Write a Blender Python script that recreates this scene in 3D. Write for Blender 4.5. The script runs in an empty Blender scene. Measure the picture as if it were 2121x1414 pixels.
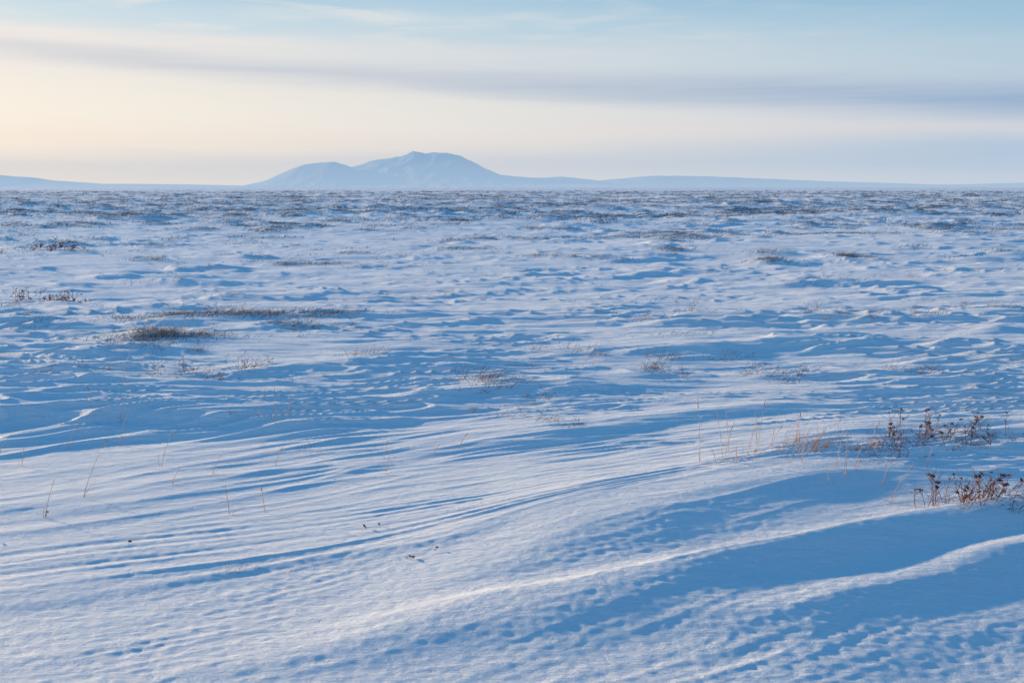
import bpy, math, random
import numpy as np
from mathutils import Vector, Matrix
random.seed(7); rng=np.random.default_rng(11)
scene=bpy.context.scene
col=scene.collection
scene.view_settings.view_transform='Standard'
scene.view_settings.look='None'
scene.view_settings.exposure=0

# ------------------------------------------------------------------ noise
def pn(x,y,seed=0):
    x=np.asarray(x,dtype=np.float64); y=np.asarray(y,dtype=np.float64)
    xi=np.floor(x).astype(np.int64); yi=np.floor(y).astype(np.int64)
    xf=x-xi; yf=y-yi
    u=xf*xf*xf*(xf*(xf*6-15)+10); v=yf*yf*yf*(yf*(yf*6-15)+10)
    def g(ix,iy,dx,dy):
        h=(ix*374761393+iy*668265263+seed*982451653)&0xffffffff
        h=((h^(h>>13))*1274126177)&0xffffffff
        h=h^(h>>16)
        a=(h&0xffff)*(2*math.pi/65536.0)
        return np.cos(a)*dx+np.sin(a)*dy
    n00=g(xi,yi,xf,yf); n10=g(xi+1,yi,xf-1,yf)
    n01=g(xi,yi+1,xf,yf-1); n11=g(xi+1,yi+1,xf-1,yf-1)
    return ((n00*(1-u)+n10*u)*(1-v)+(n01*(1-u)+n11*u)*v)*1.41
def p2(x,y,seed):
    # two de-correlated, rotated layers: no lattice rows
    return .75*pn(x+.31*y,y-.12*x,seed)+.6*pn(x*.83-.37*y+7.3,y*.91+.17*x+3.7,seed+100)
def ss(a,b,x):
    t=np.clip((x-a)/(b-a),0,1); return t*t*(3-2*t)

# ------------------------------------------------------------------ drifts
# polyline (x,y), height, width on sunny side, width on lee side
RIDGES=[
 ([(-4.4,2.75),(-3.4,3.3),(-2.2,3.90),(-1.3,4.22),(-.46,4.55),(.36,5.03),(1.12,5.6),(2.2,6.2)],.020,.4,.09),
 ([(-1.0,3.85),(-.4,4.1),(.1,4.42),(.6,4.8),(1.15,5.15),(1.75,5.5),(3.4,6.0)],.115,.8,.38),
 ([(-1.1,3.45),(-.3,3.72),(.3,3.90),(.7,4.10),(1.47,4.5),(2.65,5.0),(5.4,5.9)],.110,.11,.28),
 ([(0.0,3.42),(.5,3.60),(1.1,3.80),(1.9,4.14),(2.6,4.5),(4.6,5.3)],.050,.12,.22),
 ([(.8,3.35),(1.2,3.50),(1.7,3.66),(2.2,3.85),(3.4,4.35)],.028,.2,.2),
 ([(-1.4,3.2),(-.85,3.38),(-.2,3.58),(.35,3.74),(1.2,3.95)],.032,.25,.15),
 ([(-6.5,7.0),(-3.6,6.98),(-2.6,6.98),(-.6,6.7)],.105,.7,.15),
 ([(.9,6.2),(2.4,6.6),(3.2,6.7),(5.2,6.8)],.08,.6,.28),
 ([(-3.0,8.4),(-1.5,8.9),(-.84,9.05),(.1,8.7)],.07,.5,.2),
 ([(-1.3,6.1),(.6,6.65),(1.5,7.1),(3.4,7.6)],.05,.7,.14),
 ([(-3.9,4.9),(-2.3,5.15),(-1.1,5.7)],.014,.3,.10),
 ([(-1.6,7.55),(0,7.9),(1.6,8.0)],.06,.5,.17),
 ([(.3,9.4),(2.2,9.9),(4.4,10.35)],.06,.5,.18),
 ([(-5.2,9.4),(-3.4,9.9),(-1.5,10.0)],.05,.5,.18),
]
def ridge_field(x,y,pts,h,ws,wl):
    best=np.full(x.shape,1e9); sd=np.zeros(x.shape)
    P=[np.array(p,float) for p in pts]
    for i in range(len(P)-1):
        a=P[i]; d=P[i+1]-P[i]; l2=d@d
        t=np.clip(((x-a[0])*d[0]+(y-a[1])*d[1])/l2,0,1)
        qx=x-(a[0]+t*d[0]); qy=y-(a[1]+t*d[1])
        dist=np.hypot(qx,qy)
        side=np.sign(d[0]*qy-d[1]*qx)   # + = beyond, the sunny side
        m=dist<best
        best=np.where(m,dist,best); sd=np.where(m,side,sd)
    c=P[-1]-P[0]; tt=((x-P[0][0])*c[0]+(y-P[0][1])*c[1])/(c@c)   # along the whole crest: smooth everywhere
    w=np.where(sd>0,ws,wl)
    env=ss(0,.38,tt)*(1-ss(.62,1,tt))
    return h*env/(1+(best/w)**2.0)*np.exp(-(best/(w*3))**2)

def warp(x,y):
    k=.04+.41*(1-ss(4.6,9.5,y))
    xx=5*np.tanh(x/5)
    wy=y-k*xx
    return x,wy
_gx=np.array([-5,-4.4,-3.4,-2.2,-1.3,-.46,.36,1.12,1.9,3.]); _gy=np.array([2.5,2.75,3.3,3.90,4.22,4.55,5.03,5.6,6.1,6.7])
_gp=np.polyfit(_gx,_gy,4)
def height(x,y,full=False):
    x=np.asarray(x,float); y=np.asarray(y,float)
    u,w=warp(x,y)
    u=u+.35*pn(x/1.7,y/1.1,3); w=w+.07*pn(x/1.1,y/.7,4)+.5*pn(x/9,y/5,5)
    r=np.hypot(x,y)
    near=1-ss(5,9,r)
    near2=1-ss(4.2,6.6,r)
    farf=ss(22,80,r)
    vfar=1-ss(900,3000,r)
    right=np.exp(-((x-1.7)/1.8)**2-((y-4.5)/.95)**2)  # smooth wind-scooped hollow
    calm=1-.8*right
    g=np.polyval(_gp,np.clip(x,-4.8,2.8))
    wid=.64-.20*np.clip(x+1,-1,2.2)
    q=(y-g)/wid
    lane=(1-ss(.5,1.6,x))*ss(-5,-3,x)
    st=ss(-.4,.1,q)*(1-ss(.7,1.2,q))*lane
    calm=calm*(1-.85*st)*(1-.45*ss(.8,1.1,q)*(1-ss(2.2,3.4,q))*lane)
    H=.30*pn(u/24,w/15,6)*ss(4,16,r)
    hum=p2(u/3.0,w/1.2,7)+.5*p2(u/1.2,w/.5,8)
    H+=.044*hum*(1-.85*near)*calm*(1+.9*farf)
    H+=.20*farf*pn(u/16,w/8,9)
    # vegetated hummocks, crowded farther out
    hm=p2(u/1.6,w/.66,50); gate=ss(-.3,.3,pn(x/9,y/6,51)+.45*farf-.03)*ss(7,15,r)
    mound=ss(.05,.75,hm)*gate
    H+=.098*mound*(1+.5*farf)
    hm2=p2(u/8,w/2.8,52); mound2=ss(.05,.8,hm2)*farf
    H+=.20*mound2
    n=p2(u/2.7,w/.40,10); rg=np.clip(1-np.abs(n)*1.8,0,1)**2.4
    patch=.2+.8*ss(-.2,.4,pn(u/5,w/2.2,12))
    H+=.050*rg*patch*(1-.6*near-.32*near2)*calm*(1-.2*ss(60,120,r))
    nb=p2(u/1.2,w/.17,20); rb=np.clip(1-np.abs(nb)*2.0,0,1)**2.0
    pb=ss(-.25,.35,pn(u/2.8+4,w/1.2,21))
    H+=.038*rb*(.28+.9*pb)*(1-.62*near-.32*near2)*calm*(1-ss(60,120,r))
    n2=p2(u/.6,w/.09,13); rg2=np.clip(1-np.abs(n2)*1.8,0,1)**1.4
    patch2=ss(-.2,.35,pn(u/1.6,w/.7,14))
    H+=.0170*rg2*(.28+.95*patch2)*calm*(1-ss(18,30,r))*(1-.5*near-.36*near2)
    # fan of long, parallel wind grooves along the near drift
    qq=q+.06*pn(x/2.0,q*1.7,63)
    H+=.0100*st*(pn(x/7,qq*9.0,15)+.5*pn(x/4.0,qq*17,61)+.4*pn(x/7,qq*4.1,62))*(.5+.9*ss(-.3,.3,pn(x/1.3,q*2.5,64)))
    fine=(1-ss(7,13,r))*(.25+.75*calm)
    H+=.0026*p2(u/.30,w/.05,16)*fine*(.4+.8*patch2)
    H+=.0024*p2(x/.05,y/.035,17)*(1-ss(4,6.5,r))*(.8+.4*patch2)*(.6+.4*calm)
    # ground falls away below the near right crest
    dl=4.72+.42*(x-2.3)-y
    H-=.055*ss(0,.9,dl)*ss(.7,1.9,x)*(1-ss(5,8,x))
    sm=1-.85*right
    xr=x+.12*pn(x/.9,y/.6,18)+.02*sm*pn(x/.3,y/.2,28); yr=y+.06*pn(x/.8,y/.5,19)+sm*(.013*pn(x/.28,y/.16,29)+.003*pn(x/.09,y/.06,30))
    m=(r<14)
    if m.any():
        add=np.zeros(x.shape)
        xs,ys=xr[m],yr[m]; s=np.zeros(xs.shape)
        for R in RIDGES: s+=ridge_field(xs,ys,*R)
        add[m]=s*(1-ss(11.5,13.8,r[m])); H=H+add
    H=H*vfar
    if full: return H,hum+1.4*(mound-.35)+.8*mound2,patch
    return H
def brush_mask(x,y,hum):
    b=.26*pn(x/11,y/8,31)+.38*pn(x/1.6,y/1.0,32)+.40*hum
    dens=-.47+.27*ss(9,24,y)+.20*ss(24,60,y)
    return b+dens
# ------------------------------------------------------------------ mesh helpers
def mesh_np(name,verts,faces,smooth=True):
    me=bpy.data.meshes.new(name)
    verts=np.asarray(verts,dtype=np.float32); faces=np.asarray(faces,dtype=np.int32)
    k=faces.shape[1]
    me.vertices.add(len(verts)); me.vertices.foreach_set('co',verts.ravel())
    me.loops.add(faces.size); me.loops.foreach_set('vertex_index',faces.ravel())
    me.polygons.add(len(faces))
    me.polygons.foreach_set('loop_start',np.arange(0,faces.size,k,dtype=np.int32))
    me.polygons.foreach_set('use_smooth',np.full(len(faces),smooth))
    me.update(calc_edges=True)
    return me
def grid_faces(nr,nc):
    i=np.arange(nr-1)[:,None]*nc+np.arange(nc-1)[None,:]
    return np.stack([i,i+1,i+nc+1,i+nc],-1).reshape(-1,4)
def add_obj(name,me,mat=None):
    o=bpy.data.objects.new(name,me); col.objects.link(o)
    if mat is not None and len(me.materials)==0: me.materials.append(mat)
    return o
def srgb(c): return tuple(((v/255)/12.92 if v/255<=.04045 else ((v/255+.055)/1.055)**2.4) for v in c)+(1,)
# ------------------------------------------------------------------ materials
def new_mat(n):
    m=bpy.data.materials.new(n); m.use_nodes=True
    nt=m.node_tree; return m,nt,nt.nodes['Principled BSDF']
def snow_material(name,base,ground=True):
    m,nt,b=new_mat(name)
    N=nt.nodes; Lk=nt.links
    b.inputs['Roughness'].default_value=.6
    b.inputs['Specular IOR Level'].default_value=.2
    geo=N.new('ShaderNodeNewGeometry')
    mp=N.new('ShaderNodeMapping'); mp.inputs['Scale'].default_value=(1,1.5,1)
    Lk.new(geo.outputs['Position'],mp.inputs['Vector'])
    n1=N.new('ShaderNodeTexNoise'); n1.inputs['Scale'].default_value=.8 if ground else .004; n1.inputs['Detail'].default_value=6
    Lk.new(mp.outputs[0],n1.inputs['Vector'])
    r=N.new('ShaderNodeValToRGB')
    r.color_ramp.elements[0].position=.3; r.color_ramp.elements[0].color=(base[0]*.93,base[1]*.95,base[2]*.98,1)
    r.color_ramp.elements[1].position=.7; r.color_ramp.elements[1].color=(*base,1)
    Lk.new(n1.outputs['Fac'],r.inputs[0])
    out=r.outputs[0]
    if ground:
        at=N.new('ShaderNodeAttribute'); at.attribute_name='brush'
        mp2=N.new('ShaderNodeMapping'); mp2.inputs['Scale'].default_value=(1,1.3,1)
        Lk.new(geo.outputs['Position'],mp2.inputs['Vector'])
        n2=N.new('ShaderNodeTexNoise'); n2.inputs['Scale'].default_value=3.2; n2.inputs['Detail'].default_value=8; n2.inputs['Roughness'].default_value=.85
        Lk.new(mp2.outputs[0],n2.inputs['Vector'])
        ad=N.new('ShaderNodeMath'); ad.operation='ADD'
        Lk.new(at.outputs['Fac'],ad.inputs[0]); Lk.new(n2.outputs['Fac'],ad.inputs[1])
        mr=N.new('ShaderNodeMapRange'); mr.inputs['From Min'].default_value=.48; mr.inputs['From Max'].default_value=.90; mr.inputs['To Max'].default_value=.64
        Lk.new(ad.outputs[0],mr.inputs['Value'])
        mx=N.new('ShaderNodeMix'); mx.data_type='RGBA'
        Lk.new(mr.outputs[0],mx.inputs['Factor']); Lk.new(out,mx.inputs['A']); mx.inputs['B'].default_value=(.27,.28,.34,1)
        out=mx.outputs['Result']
        def bump(scale,strength,dist,vec,det,prev=None):
            n3=N.new('ShaderNodeTexNoise'); n3.inputs['Scale'].default_value=scale; n3.inputs['Detail'].default_value=det; n3.inputs['Roughness'].default_value=.68
            Lk.new(vec,n3.inputs['Vector'])
            bp=N.new('ShaderNodeBump'); bp.inputs['Strength'].default_value=strength; bp.inputs['Distance'].default_value=dist
            Lk.new(n3.outputs['Fac'],bp.inputs['Height'])
            if prev: Lk.new(prev,bp.inputs['Normal'])
            return bp.outputs[0]
        mp3=N.new('ShaderNodeMapping'); mp3.inputs['Scale'].default_value=(1,3.5,1); mp3.inputs['Rotation'].default_value=(0,0,.06)
        Lk.new(geo.outputs['Position'],mp3.inputs['Vector'])
        b1=bump(3.5,.6,.05,mp3.outputs[0],7)
        b2=bump(42,.7,.010,mp.outputs[0],6,b1)
        Lk.new(b2,b.inputs['Normal'])
    Lk.new(out,b.inputs['Base Color'])
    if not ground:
        # distance haze painted into the hill material as emission, paler low down
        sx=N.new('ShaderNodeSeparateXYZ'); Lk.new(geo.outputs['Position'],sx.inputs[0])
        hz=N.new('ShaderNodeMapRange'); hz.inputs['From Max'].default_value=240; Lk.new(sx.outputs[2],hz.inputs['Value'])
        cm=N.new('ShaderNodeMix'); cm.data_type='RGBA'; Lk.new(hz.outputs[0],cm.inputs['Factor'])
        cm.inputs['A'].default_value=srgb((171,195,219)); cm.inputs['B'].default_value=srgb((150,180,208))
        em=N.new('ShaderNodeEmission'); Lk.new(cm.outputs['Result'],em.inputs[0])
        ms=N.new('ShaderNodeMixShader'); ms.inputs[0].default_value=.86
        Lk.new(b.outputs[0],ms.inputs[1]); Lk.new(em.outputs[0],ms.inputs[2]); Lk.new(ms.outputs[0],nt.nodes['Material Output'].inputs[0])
    return m
def plant_material(name,c1,c2,scale=30):
    m,nt,b=new_mat(name); N=nt.nodes
    geo=N.new('ShaderNodeNewGeometry')
    n=N.new('ShaderNodeTexNoise'); n.inputs['Scale'].default_value=scale; n.inputs['Detail'].default_value=3
    nt.links.new(geo.outputs['Position'],n.inputs['Vector'])
    r=N.new('ShaderNodeValToRGB'); r.color_ramp.elements[0].position=.35; r.color_ramp.elements[1].position=.65
    r.color_ramp.elements[0].color=(*c1,1); r.color_ramp.elements[1].color=(*c2,1)
    nt.links.new(n.outputs['Fac'],r.inputs[0]); nt.links.new(r.outputs[0],b.inputs['Base Color'])
    b.inputs['Roughness'].default_value=.8; b.inputs['Specular IOR Level'].default_value=.1
    return m
M_snow=snow_material('wind_packed_snow',(.93,.93,.92))
M_hill=snow_material('distant_snow_painted_haze',(.80,.84,.90),False)
M_straw=plant_material('dry_straw',(.36,.19,.085),(.58,.35,.17))
M_grey=plant_material('frosted_grass',(.13,.085,.065),(.32,.23,.17),20)
M_twig=plant_material('shrub_twig',(.085,.028,.02),(.22,.09,.06),25)
M_red=plant_material('red_leaf',(.16,.04,.03),(.32,.09,.055),40)
M_head=plant_material('dry_flower',(.05,.025,.018),(.20,.09,.05),120)
M_far=plant_material('frosted_brush',(.09,.08,.09),(.25,.23,.24),1.6)

# ------------------------------------------------------------------ ground sheet
rows=[-1.0]
while rows[-1]<2.2: rows.append(rows[-1]+.12)
while rows[-1]<14000:
    Y=rows[-1]; rows.append(Y+min(max(.009,Y*Y/1690*.6),Y*(.006 if Y<110 else .012)) if Y>2.7 else Y+.03)
rows=np.array(rows)
s=[]
a=-75.0
while a<75:
    s.append(a); aa=abs(a)
    a+= .07 if aa<31 else (.2 if aa<45 else .5)
s=np.tan(np.radians(np.array(s)))
YY,SS=np.meshgrid(rows,s,indexing='ij')
XX=SS*np.maximum(YY+.35,1.6)
H,hum,patch=height(XX,YY,True)
V=np.stack([XX,YY,H],-1).reshape(-1,3)
me=mesh_np('ground',V,grid_faces(len(rows),len(s)))
at=me.attributes.new('brush','FLOAT','POINT')
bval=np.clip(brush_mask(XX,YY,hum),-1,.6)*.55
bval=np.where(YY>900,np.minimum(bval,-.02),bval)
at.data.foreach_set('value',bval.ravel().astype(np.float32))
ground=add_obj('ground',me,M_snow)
ground['kind']='structure'; ground['label']='wind-carved snow plain with drifts and sastrugi'; 

# ------------------------------------------------------------------ hills
def hill(name,knots,yc,depth,x0,x1,label,seed,k=1.0,nx=520,ny=100,rough=.10):
    xs=np.linspace(x0,x1,nx); ys=np.linspace(yc-depth,yc+depth,ny)
    Yg,Xg=np.meshgrid(ys,xs,indexing='ij')
    kx=[p[0] for p in knots]; kz=[p[1] for p in knots]
    t=(Yg-yc)/depth
    sw=Xg+depth*.12*pn(Xg/700,Yg/500,seed)*np.abs(t)*2
    S=np.interp(sw,kx,kz)
    S=S*.7+.15*np.interp(sw-8,kx,kz)+.15*np.interp(sw+8,kx,kz)
    f=np.clip(1-np.abs(t)**1.25,0,1)**1.25
    sp=pn(Xg/330,Yg/900,seed+1)+.5*pn(Xg/130,Yg/330,seed+2)
    Z=S*f*(1+rough*1.3*sp*np.clip(np.abs(t)*3,0,1))+S*.025*pn(Xg/85,Yg/300,seed+6)+S*.008*pn(Xg/28,Yg/60,seed+5)-3*(np.abs(t)>.97)
    V=np.stack([Xg,Yg,Z],-1).reshape(-1,3)
    me=mesh_np(name,V,grid_faces(ny,nx))
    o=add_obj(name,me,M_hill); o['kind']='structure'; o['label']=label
    return o
K=3.93
def kn(lst): return [((u-1060)*K,z*K) for u,z in lst]
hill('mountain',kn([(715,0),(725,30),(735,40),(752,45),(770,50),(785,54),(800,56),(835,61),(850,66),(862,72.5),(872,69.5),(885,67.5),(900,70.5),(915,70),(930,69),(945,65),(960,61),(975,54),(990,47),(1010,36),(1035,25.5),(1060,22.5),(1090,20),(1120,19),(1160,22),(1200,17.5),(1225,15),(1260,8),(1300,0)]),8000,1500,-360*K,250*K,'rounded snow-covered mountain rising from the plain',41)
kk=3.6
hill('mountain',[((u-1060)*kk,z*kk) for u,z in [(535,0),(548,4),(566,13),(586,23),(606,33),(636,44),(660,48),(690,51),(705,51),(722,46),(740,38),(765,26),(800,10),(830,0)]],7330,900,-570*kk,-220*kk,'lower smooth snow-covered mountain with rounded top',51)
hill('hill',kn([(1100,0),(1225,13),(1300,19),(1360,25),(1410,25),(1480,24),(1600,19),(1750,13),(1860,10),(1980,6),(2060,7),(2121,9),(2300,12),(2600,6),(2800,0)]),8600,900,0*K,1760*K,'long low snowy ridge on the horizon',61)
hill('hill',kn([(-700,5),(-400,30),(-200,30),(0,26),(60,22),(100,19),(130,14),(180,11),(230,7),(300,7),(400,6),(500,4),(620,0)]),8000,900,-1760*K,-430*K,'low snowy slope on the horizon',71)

# ------------------------------------------------------------------ plants (mesh builders)
def ribbon(vs,fs,p0,d,up,L,w,bend,seg=4,tip=.25):
    """three-sided tapered stem, bends towards `bend`"""
    base=len(vs); p=Vector(p0); dr=Vector(d).normalized()
    side=dr.cross(Vector((.3,1,.1))).normalized(); s2=dr.cross(side).normalized()
    for i in range(seg+1):
        t=i/seg; ww=w*(1-t*(1-tip))*.5
        for kx in range(3):
            an=kx*2.094
            vs.append(tuple(p+side*math.cos(an)*ww+s2*math.sin(an)*ww))
        dr=(dr+Vector(bend)*(1.0/seg)).normalized()
        p=p+dr*(L/seg)
    for i in range(seg):
        for kx in range(3):
            a=base+i*3+kx; b=base+i*3+(kx+1)%3
            fs.append((a,b,b+3,a+3))
    return p,dr
def pymesh(name,vs,fs,mat,smooth=True):
    me=bpy.data.meshes.new(name); me.from_pydata(vs,[],fs); me.materials.append(mat)
    for p in me.polygons: p.use_smooth=smooth
    return me
def grass_tuft_mesh(n,h,spread,mat,lean=.9,wmul=1):
    vs,fs=[],[]
    for i in range(n):
        a=random.uniform(0,6.28); r=spread*math.sqrt(random.random())
        p=(math.cos(a)*r*1.4,math.sin(a)*r*.7,-.02)
        d=(random.gauss(.35,.5),random.gauss(0,.4),1)
        ribbon(vs,fs,p,d,None,h*random.uniform(.3,1.25),random.uniform(.0022,.0038)*wmul,(random.gauss(lean,.7),random.gauss(0,.4),random.uniform(-.7,.2)),5)
    return pymesh('grass_tuft',vs,fs,mat)
def shrub_mesh(n,h,mat,leafmat=None,spread=.14,w0=.0042):
    vs,fs=[],[]
    leafs=[]
    def br(p,d,L,w,dep):
        q,dd=ribbon(vs,fs,p,d,None,L,w,(random.gauss(.25,.4),random.gauss(0,.3),random.uniform(-.4,.3)),4,.6)
        if dep>0:
            for k in range(random.choice((2,2,3))):
                nd=(dd+Vector((random.gauss(.1,.6),random.gauss(0,.5),random.uniform(-.2,.35)))).normalized()
                br(q,nd,L*random.uniform(.5,.8),w*.7,dep-1)
        elif leafmat:
            for k in range(3):
                c=q+Vector((random.gauss(0,.008),random.gauss(0,.008),random.gauss(0,.006)))
                e1=Vector((random.gauss(0,1),random.gauss(0,1),random.gauss(0,1))).normalized()*.011
                e2=e1.orthogonal().normalized()*.006
                b=len(vs); vs.extend([tuple(c-e1),tuple(c+e2),tuple(c+e1),tuple(c-e2)]); leafs.append((b,b+1,b+2,b+3))
    for i in range(n):
        a=random.uniform(0,6.28); r=spread*random.random()
        br((math.cos(a)*r*1.5,math.sin(a)*r*.7,-.02),(random.gauss(.2,.8),random.gauss(0,.4),random.uniform(.25,.8)),h*.42*random.uniform(.6,1.3),w0,2)
    nf=len(fs)
    me=pymesh('dwarf_shrub',vs,fs+leafs,mat)
    if leafmat:
        me.materials.append(leafmat)
        for i in range(nf,nf+len(leafs)): me.polygons[i].material_index=1
    return me
def stalk_mesh(h,lean,seed_head=True):
    vs,fs=[],[]
    q,dd=ribbon(vs,fs,(0,0,-.03),(lean*.5,random.gauss(0,.1),1),None,h,.0044,(lean,random.gauss(0,.1),0),7,.5)
    if random.random()<.8:
        ribbon(vs,fs,(0,0,-.02),(random.choice((-1,1))*.4,0,1),None,h*.5,.0034,(random.uniform(.2,1.2),0,-.4),5,.2)
    if seed_head:
        p=q-dd*.02
        for i in range(26):
            t=i/26; c=p+dd*(t*h*.2)
            d=(dd+Vector((random.gauss(0,.3),random.gauss(0,.3),random.gauss(0,.2)))).normalized()
            ribbon(vs,fs,c,d,None,.013*(1.1-t*.6),.003,(0,0,0),2,.15)
    return pymesh('grass_stalk',vs,fs,M_straw)
def place(o,x,y,rot=0,sc=1,dz=0):
    z=float(height(np.array([x]),np.array([y]))[0])
    o.location=(x,y,z+dz); o.rotation_euler=(0,0,rot); o.scale=(sc,sc,sc)
def thing(name,me,x,y,label,cat,group=None,rot=0,sc=1,dz=0):
    o=add_obj(name,me); place(o,x,y,rot,sc,dz)
    o['label']=label; o['category']=cat
    if group: o['group']=group
    return o

# single grass stalks: (x, y, height, lean)
STALKS=[(-2.42,4.95,.24,.25),(-2.35,5.25,.30,.3),(-3.2,8.0,.42,.25),(-2.95,6.85,.2,.1),(-2.75,6.8,.22,.1),(-2.15,5.9,.22,.45),
(-1.48,5.02,.20,.02),(-1.3,5.05,.15,.05),(-1.78,5.7,.16,.4),(-1.65,6.75,.22,.1),(-1.8,6.9,.2,.35),(-1.95,5.5,.15,.5),(-1.45,5.9,.13,.3),
(-3.35,11.3,.28,.3),(-3.9,10.7,.32,.4),(-4.1,10.9,.3,.5),(-3.6,10.8,.25,.3),(-.75,5.7,.18,.3),(-.8,6.0,.15,.2),(-1.0,4.2,.07,.4),
(-3.3,6.2,.2,.6),(-2.9,6.3,.18,.5),(-2.6,6.4,.25,.3),(-1.6,6.95,.25,.15),(-1.5,7.0,.2,.3),(-3.0,5.9,.16,.3),
(1.12,5.75,.32,-.12),(1.24,5.65,.22,.05),(1.27,5.82,.34,-.2),(1.30,5.6,.16,.1),(1.38,5.68,.28,.2),(1.33,5.92,.3,-.05),(1.19,5.6,.14,-.25),(1.47,5.8,.3,.0),(1.55,6.1,.25,.15),(1.36,5.5,.12,.3),
(1.72,5.75,.2,.15),(1.85,5.5,.25,.1),(1.88,5.42,.3,0),(1.95,5.5,.18,.2),(1.75,5.3,.14,-.2),(2.05,5.35,.16,.3),(2.0,5.1,.22,.35),(1.66,6.2,.22,.2),(2.12,5.8,.2,.2),
(.55,8.2,.22,.2),(.75,9.0,.25,.1),(-.35,6.2,.12,.5),(-.5,6.1,.1,.5),(1.6,5.6,.15,.2),(1.68,5.6,.24,.1),
(1.7,6.05,.18,.3),(1.78,5.98,.2,-.1),(1.9,6.1,.16,.4),(2.0,6.0,.2,.1),(1.82,6.2,.18,.2),(2.2,5.9,.15,.3),(2.3,6.1,.14,-.1),(1.6,6.0,.15,.4),(2.45,5.7,.14,.2)]
for i,(x,y,h,l) in enumerate(STALKS):
    me=stalk_mesh(h,l+random.gauss(0,.08),seed_head=(random.random()<.3))
    thing('grass_stalk',me,x,y,'thin dry straw-coloured grass stalk standing in snow','grass stalk','dry grass stalks poking out of the snow')

straw=[grass_tuft_mesh(random.randint(14,20),random.uniform(.12,.19),.05,M_straw,.35,1.1) for _ in range(6)]
greyt=[grass_tuft_mesh(random.randint(19,30),random.uniform(.10,.16),.09,M_grey,1.1,1.4) for _ in range(9)]
shr=[shrub_mesh(random.randint(8,11),random.uniform(.14,.20),M_twig) for _ in range(7)]
redsh=[shrub_mesh(11,.18,M_twig,M_red,.16,.005) for _ in range(3)]
G_t='wind-blown grass tufts half buried in snow'; G_s='dwarf shrubs poking out of the snow'
L_str='golden dry grass tuft standing in drifted snow'; L_gr='grey-brown wind-bent grass tuft on a snow hummock'; L_sh='dark bare dwarf shrub with crooked twigs in snow'
for (x,y,sc) in [(1.62,5.85,.8),(1.72,6.0,1.1),(1.86,5.92,1.2),(1.95,6.08,1.1),(1.80,6.12,.9),(1.76,5.86,.9),(1.92,5.98,1.0),(2.08,5.95,.7),(1.48,5.9,.5),(2.25,6.05,.6),(1.32,5.7,.5),(-.3,7.2,.5),(1.3,8.9,.7),(-2.0,6.9,.6),(-1.65,6.95,.6),(-3.75,10.6,1.2),(-4.0,10.8,1.0)]:
    thing('grass_tuft',random.choice(straw),x,y,L_str,'grass tuft',G_t,random.uniform(-.7,.7),sc)
for (x,y,sc) in [(2.12,5.95,.8),(2.25,5.8,.9),(2.38,6.02,.8),(2.2,6.0,.7),(2.32,5.9,.8),(2.05,5.65,.6),(.2,7.6,.9),(.25,6.75,.8),(.42,6.6,.8),(0.0,6.9,.7),(-2.9,8.5,1.2),(-2.4,8.6,1.2),(-3.1,8.45,1),(-2.2,8.7,.9),(-2.7,11.6,1.1),(-2.4,11.4,1.1),(-1.9,11.6,1.2),(-1.3,6.2,.5),(.2,8.8,.9),(-1.25,4.2,.4),(2.1,8.6,.9)]:
    thing('dwarf_shrub',random.choice(shr),x,y,L_sh,'shrub',G_s,random.uniform(-.6,.6),sc)
for (x,y,sc) in [(-7.75,15.6,1.1),(-7.3,15.4,1.1),(-6.85,15.2,1.0),(-6.95,15.4,.9),(-13.0,27.2,1.6),(-12.4,27,1.9),(-12.1,27.3,1.5)]:
    thing('dwarf_shrub',random.choice(redsh),x,y,'reddish-brown leafy dwarf shrub on a snowy hummock','shrub',G_s,random.uniform(-.6,.6),sc,.02)
# patches of stubble on individual hummocks
PATCH=[(-3.5,10.0,.35),(-2.9,11.6,.5),(-1.9,11.5,.4),(-1.7,9.6,.35),(1.0,8.7,.35),(1.4,12.0,.5),(1.9,8.3,.35),(4.0,11.3,.5),(3.4,11.9,.5),(-1.3,22,.9),(-.9,15.5,.6),(-4.6,11.2,.4),(.6,9.0,.35),(-.9,7.9,.25),(2.7,9.2,.35),(3.6,8.6,.3),(-.4,8.3,.3),(-3.9,9.0,.35),(5.0,13.0,.5),(-6,13,.6),(.5,20,.8),(4.5,21,.8),(7,19,.8),(-2.6,8.5,.35),(-4.4,9.9,.35)]
def best_spot(x,y,sp_):
    # plants hold on to the little hummock tops
    px=x+rng.normal(0,sp_,12); py=y+rng.normal(0,sp_*.5,12)
    h=height(px,py); i=int(np.argmax(h)); return float(px[i]),float(py[i])
for (x,y,sp_) in PATCH:
    x0,y0=best_spot(x,y,sp_)
    for k in range(5):
        a=random.random()
        px,py=x0+random.gauss(0,sp_*.7),y0+random.gauss(0,sp_*.35)
        if a<.6: thing('grass_tuft',random.choice(greyt),px,py,L_gr,'grass tuft',G_t,random.uniform(-.6,.6),random.uniform(.7,1.2),-.005)
        else: thing('dwarf_shrub',random.choice(shr),px,py,L_sh,'shrub',G_s,random.uniform(-.6,.6),random.uniform(.6,1.1),-.005)
for (x,y,sc) in [(.1,7.45,.6),(.25,7.3,.55),(.05,7.2,.5),(.3,6.85,.5)]:
    thing('grass_tuft',random.choice(greyt),x,y,L_gr,'grass tuft',G_t,random.uniform(-.4,.4),sc,-.01)

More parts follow.
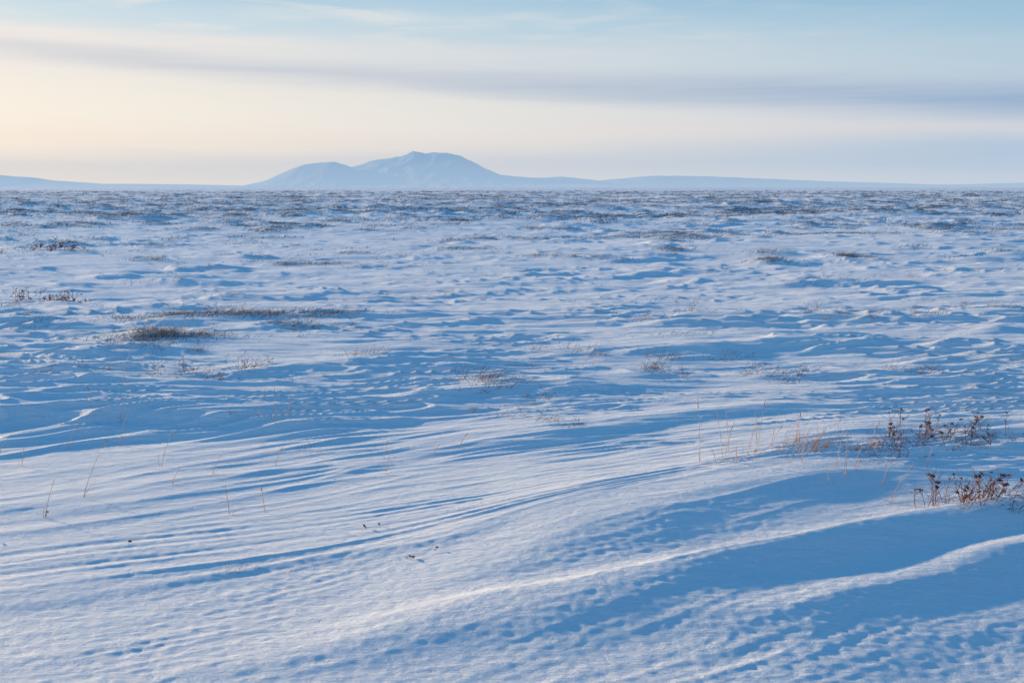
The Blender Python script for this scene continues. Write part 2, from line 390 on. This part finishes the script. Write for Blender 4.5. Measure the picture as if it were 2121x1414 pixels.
# dried flower plants: stem mesh with flower_head children
def flower_head_mesh(r):
    vs,fs=[],[]
    for i in range(16):
        a=i*2.4; rr=r*math.sqrt(i/16)
        c=Vector((math.cos(a)*rr,math.sin(a)*rr,r*.2-rr*.2+random.uniform(-.1,.1)*r))
        s_=r*.26; b=len(vs)
        for d in ((1,0,0),(0,1,0),(-1,0,0),(0,-1,0),(0,0,1),(0,0,-1)):
            vs.append(tuple(c+Vector(d)*s_))
        for k in range(4):
            fs.append((b+k,b+(k+1)%4,b+4)); fs.append((b+(k+1)%4,b+k,b+5))
    b=len(vs); vs.append((0,0,-r*.7))
    for k in range(8): vs.append((math.cos(k*.785)*r*.7,math.sin(k*.785)*r*.7,0))
    for k in range(8): fs.append((b,b+1+(k+1)%8,b+1+k))
    return pymesh('flower_head',vs,fs,M_head,False)
heads=[flower_head_mesh(r) for r in (.008,.010,.012,.015)]
FL=[(2.45,6.30,.08),(2.55,6.40,.12),(2.66,6.28,.09),(2.76,6.42,.12),(2.84,6.25,.10),(2.93,6.4,.10),(3.02,6.3,.14),(3.25,6.4,.13),(2.42,6.1,.08),(2.58,6.15,.10),
    (2.74,6.12,.09),(2.92,6.15,.09),(2.86,6.35,.12),(3.05,6.15,.09),(2.7,6.35,.11),(2.8,6.3,.12),(2.98,6.38,.12),
    (2.22,5.05,.13),(2.32,4.92,.10),(2.40,5.09,.16),(2.46,4.97,.12),(2.28,4.82,.10),(2.52,4.82,.16),(2.36,4.80,.12),(2.14,4.97,.10),(2.58,5.05,.12),(2.5,5.15,.13),(2.35,5.0,.13),(2.44,4.88,.12),(2.3,5.1,.12),
    (-.72,4.75,.015),(-.66,4.76,.012),(-.5,4.35,.03),(-.44,4.32,.015),(-.38,4.38,.03),(-2.5,4.6,.015),(-2.4,4.95,.02),(-1.85,4.62,.012)]
for x,y,h in FL:
    vs,fs=[],[]; tips=[]
    for k in range(1 if h<.06 else random.choice((1,2,3))):
        q,dd=ribbon(vs,fs,(random.gauss(0,.01),random.gauss(0,.01),-.03),(random.gauss(.05,.3),random.gauss(0,.15),1),None,(h+.03)*random.uniform(.7,1.1),.0042,(random.gauss(.1,.4),random.gauss(0,.1),0),5,.7)
        tips.append(q)
        if h>.06:
            for j in range(5):
                d2=(dd+Vector((random.gauss(0,1.1),random.gauss(0,.6),0)))
                ribbon(vs,fs,q-dd*h*random.uniform(.1,.8),d2,None,h*random.uniform(.3,.7),.0030,(0,0,.2),3,.4)
    o=thing('dried_flower',pymesh('dried_flower',vs,fs,M_twig),x,y,'dry brown flower stem with clustered seed head in snow','dried flower','dried flower stems standing in the snow')
    for q in tips:
        c=add_obj('flower_head',random.choice(heads if h>.06 else heads[:2])); c.parent=o; c.location=q; c.rotation_euler=(random.gauss(0,.4),random.gauss(.2,.4),0)
# leafless twigs between the flower stems
for (x,y,sc) in [(2.62,6.15,.8),(2.9,6.3,.8),(3.0,6.15,.7),(2.5,6.3,.7),(2.78,6.05,.7),(3.1,6.35,.8),(2.75,6.35,.8),(3.25,6.25,.7),(2.95,6.25,.8),(2.66,6.25,.7),(2.33,4.85,.8),(2.45,4.98,.8),(2.2,4.94,.6),(2.55,4.82,.7),(2.4,5.08,.7),(2.25,4.78,.6),(2.6,4.96,.7),(2.38,4.92,.8),(2.5,5.05,.7)]:
    thing('dwarf_shrub',random.choice(shr),x,y,L_sh,'shrub',G_s,random.uniform(-.6,.6),sc)

# individually placed tufts of the middle distance
N=60000
yy=8+ (26-8)*rng.random(N)**.9; xx=(rng.random(N)*2-1)*.58*yy
Hh,hu,_=height(xx,yy,True); bb=brush_mask(xx,yy,hu)
sel=np.where(bb+rng.normal(0,.08,N)>.12)[0][:150]
for i in sel:
    me_=random.choice(greyt) if random.random()<.7 else random.choice(shr)
    nm='grass_tuft' if me_.name.startswith('grass') else 'dwarf_shrub'
    if nm=='grass_tuft': thing(nm,me_,xx[i],yy[i],L_gr,'grass tuft',G_t,random.uniform(-.6,.6),random.uniform(.8,1.3),-.005)
    else: thing(nm,me_,xx[i],yy[i],L_sh,'shrub',G_s,random.uniform(-.6,.6),random.uniform(.7,1.1),-.005)
# uncountable brush covering the far hummocks: one object
N=260000
yy=10*np.exp(rng.random(N)*math.log(400/10)); xx=(rng.random(N)*2-1)*.8*yy
Hh,hu,_=height(xx,yy,True); bb=brush_mask(xx,yy,hu)
ok=np.where(bb+rng.normal(0,.11,N)>.10)[0]
ok=ok[:24000]
nb=15
X=xx[ok][:,None]; Y=yy[ok][:,None]
S=(.09+.0012*np.minimum(Y,150))*(.5+.9*rng.random((len(ok),1)))
bx=X+rng.normal(0,1,(len(ok),nb))*S*2.0; by=Y+rng.normal(0,1,(len(ok),nb))*S*1.2
bz=height(bx,by)-.01
hh=np.minimum(S*.6,.12)*(.2+rng.random(bx.shape)); lean=hh*rng.normal(1.1,1.2,bx.shape); w=np.maximum(.0024,.00026*by)*(.6+.8*rng.random(bx.shape))
tri=np.stack([np.stack([bx-w,by,bz],-1),np.stack([bx+w,by,bz],-1),np.stack([bx+lean,by+hh*rng.normal(0,.3,bx.shape),bz+hh],-1)],2).reshape(-1,3)
me=mesh_np('tundra_brush',tri,np.arange(len(tri)).reshape(-1,3),False)
o=add_obj('tundra_brush',me,M_far); o['kind']='stuff'; o['label']='sparse frosted tundra brush and grass poking through snow hummocks'; o['category']='brush'

# ------------------------------------------------------------------ light
AZ=55; EL=10.0      # sun is to the side and ahead of the viewer, low
d=Vector((-math.sin(math.radians(AZ))*math.cos(math.radians(EL)),math.cos(math.radians(AZ))*math.cos(math.radians(EL)),math.sin(math.radians(EL))))
sl=bpy.data.lights.new('sun','SUN'); sl.energy=6.5; sl.angle=math.radians(1.2); sl.color=(1,.74,.44)
so=bpy.data.objects.new('sun',sl); col.objects.link(so); so.rotation_euler=d.to_track_quat('Z','Y').to_euler()
# ------------------------------------------------------------------ sky
wd=bpy.data.worlds.new('World'); scene.world=wd; wd.use_nodes=True
nt=wd.node_tree; N=nt.nodes; L=nt.links; N.clear()
out=N.new('ShaderNodeOutputWorld')
sky=N.new('ShaderNodeTexSky'); sky.sky_type='NISHITA'; sky.sun_disc=False
sky.sun_elevation=math.radians(EL); sky.sun_rotation=math.radians(-AZ); sky.air_density=1.0; sky.dust_density=.3; sky.ozone_density=4
bg1=N.new('ShaderNodeBackground'); bg1.inputs[1].default_value=.15
tint=N.new('ShaderNodeMix'); tint.data_type='RGBA'; tint.blend_type='MULTIPLY'; tint.inputs['Factor'].default_value=1; tint.inputs['B'].default_value=(.70,1.58,1.74,1)
L.new(sky.outputs[0],tint.inputs['A']); L.new(tint.outputs['Result'],bg1.inputs[0])
tc=N.new('ShaderNodeTexCoord'); sp=N.new('ShaderNodeSeparateXYZ'); L.new(tc.outputs['Generated'],sp.inputs[0])
def M(op,a,b=None,c=None,clamp=False):
    n=N.new('ShaderNodeMath'); n.operation=op; n.use_clamp=clamp
    for i,v in enumerate((a,b,c)):
        if v is None: continue
        if isinstance(v,(int,float)): n.inputs[i].default_value=v
        else: L.new(v,n.inputs[i])
    return n.outputs[0]
X,Yo,Z=sp.outputs
azi=M('ARCTAN2',X,Yo)     # 0 ahead, negative towards the sun
elev=Z
cmbv=N.new('ShaderNodeCombineXYZ'); L.new(M('MULTIPLY',azi,1.0),cmbv.inputs[0]); L.new(elev,cmbv.inputs[1])
mp=N.new('ShaderNodeMapping'); mp.inputs['Scale'].default_value=(2.2,26,1); L.new(cmbv.outputs[0],mp.inputs['Vector'])
ns=N.new('ShaderNodeTexNoise'); ns.inputs['Scale'].default_value=1.3; ns.inputs['Detail'].default_value=6; ns.inputs['Roughness'].default_value=.55; ns.inputs['Distortion'].default_value=.3; L.new(mp.outputs[0],ns.inputs['Vector'])
wob=M('MULTIPLY',M('SUBTRACT',ns.outputs['Fac'],.5),.024)
ez=M('ADD',elev,wob)
def ramp(stops,src):
    r=N.new('ShaderNodeValToRGB'); cr=r.color_ramp; cr.interpolation='EASE'
    while len(cr.elements)<len(stops): cr.elements.new(.5)
    for e,(p,c) in zip(cr.elements,stops): e.position=p; e.color=srgb(c)
    L.new(src,r.inputs[0]); return r.outputs[0]
e4=M('MULTIPLY',ez,3.0,clamp=True)  # elev z .33 -> 1
def el(y): return math.sin(math.atan((707-y)/2061)-math.atan((707-388)/2061))
def st(y): return min(1,max(0,el(y)*3))
left=ramp([(0,(230,222,215)),(st(345),(224,219,216)),(st(305),(250,235,219)),(st(240),(251,241,225)),(st(110),(241,234,228)),(st(55),(212,226,232)),(st(0),(190,215,230)),(.85,(120,172,220))],e4)
right=ramp([(0,(196,208,221)),(st(322),(180,199,219)),(st(275),(208,211,219)),(st(240),(203,211,221)),(st(120),(180,204,220)),(st(70),(162,196,218)),(st(0),(148,187,214)),(.85,(105,160,210))],e4)
def mixc(f,a,b):
    m=N.new('ShaderNodeMix'); m.data_type='RGBA'; L.new(f,m.inputs['Factor'])
    for k,v in (('A',a),('B',b)):
        if isinstance(v,tuple): m.inputs[k].default_value=v
        else: L.new(v,m.inputs[k])
    return m.outputs['Result']
fa=N.new('ShaderNodeMapRange'); fa.inputs['From Min'].default_value=-.5; fa.inputs['From Max'].default_value=.45; L.new(azi,fa.inputs['Value'])
base=mixc(fa.outputs[0],left,right)
# long blue-grey cloud band, descending away from the sun
cen=M('MULTIPLY_ADD',azi,-.045,.099)
dist=M('DIVIDE',M('ABSOLUTE',M('SUBTRACT',ez,cen)),M('MULTIPLY_ADD',fa.outputs[0],.0095,.0090))
bm=N.new('ShaderNodeMapRange'); bm.interpolation_type='SMOOTHSTEP'; bm.inputs['From Min'].default_value=1.6; bm.inputs['From Max'].default_value=.0; L.new(dist,bm.inputs['Value'])
mp4=N.new('ShaderNodeMapping'); mp4.inputs['Scale'].default_value=(3,75,1); L.new(cmbv.outputs[0],mp4.inputs['Vector'])
n4=N.new('ShaderNodeTexNoise'); n4.inputs['Scale'].default_value=1.5; n4.inputs['Detail'].default_value=6; L.new(mp4.outputs[0],n4.inputs['Vector'])
band=M('MULTIPLY',M('MULTIPLY',bm.outputs[0],M('MULTIPLY_ADD',fa.outputs[0],.40,.54)),M('MULTIPLY_ADD',n4.outputs['Fac'],1.1,.45),clamp=True)
bandc=mixc(fa.outputs[0],srgb((208,210,216)),srgb((158,181,209)))
base=mixc(band,base,bandc)
# thin wisps high up
mp2=N.new('ShaderNodeMapping'); mp2.inputs['Scale'].default_value=(5,40,1); mp2.inputs['Location'].default_value=(3.1,.4,0); L.new(cmbv.outputs[0],mp2.inputs['Vector'])
n2=N.new('ShaderNodeTexNoise'); n2.inputs['Scale'].default_value=1.6; n2.inputs['Detail'].default_value=7; n2.inputs['Distortion'].default_value=.5; L.new(mp2.outputs[0],n2.inputs['Vector'])
wm=N.new('ShaderNodeMapRange'); wm.inputs['From Min'].default_value=.46; wm.inputs['From Max'].default_value=.7; wm.inputs['To Max'].default_value=.75; L.new(n2.outputs['Fac'],wm.inputs['Value'])
hi=N.new('ShaderNodeMapRange'); hi.inputs['From Min'].default_value=.115; hi.inputs['From Max'].default_value=.145; L.new(elev,hi.inputs['Value'])
wf=M('MULTIPLY',M('MULTIPLY',wm.outputs[0],hi.outputs[0]),M('SUBTRACT',1.0,fa.outputs[0]))
base=mixc(wf,base,srgb((246,236,226)))
bg2=N.new('ShaderNodeBackground'); bg2.inputs[1].default_value=1; L.new(base,bg2.inputs[0])
mf=N.new('ShaderNodeMapRange'); mf.interpolation_type='SMOOTHSTEP'; mf.inputs['From Min'].default_value=.18; mf.inputs['From Max'].default_value=.36; L.new(elev,mf.inputs['Value'])
ms=N.new('ShaderNodeMixShader'); L.new(mf.outputs[0],ms.inputs[0]); L.new(bg2.outputs[0],ms.inputs[1]); L.new(bg1.outputs[0],ms.inputs[2]); L.new(ms.outputs[0],out.inputs[0])
# ------------------------------------------------------------------ camera
cam=bpy.data.cameras.new('camera'); co=bpy.data.objects.new('camera',cam); col.objects.link(co)
cam.lens=35; cam.sensor_width=36; cam.clip_end=40000; cam.clip_start=.05
co.location=(0,0,1.7); co.rotation_euler=(math.radians(90-8.8),0,0)
scene.camera=co
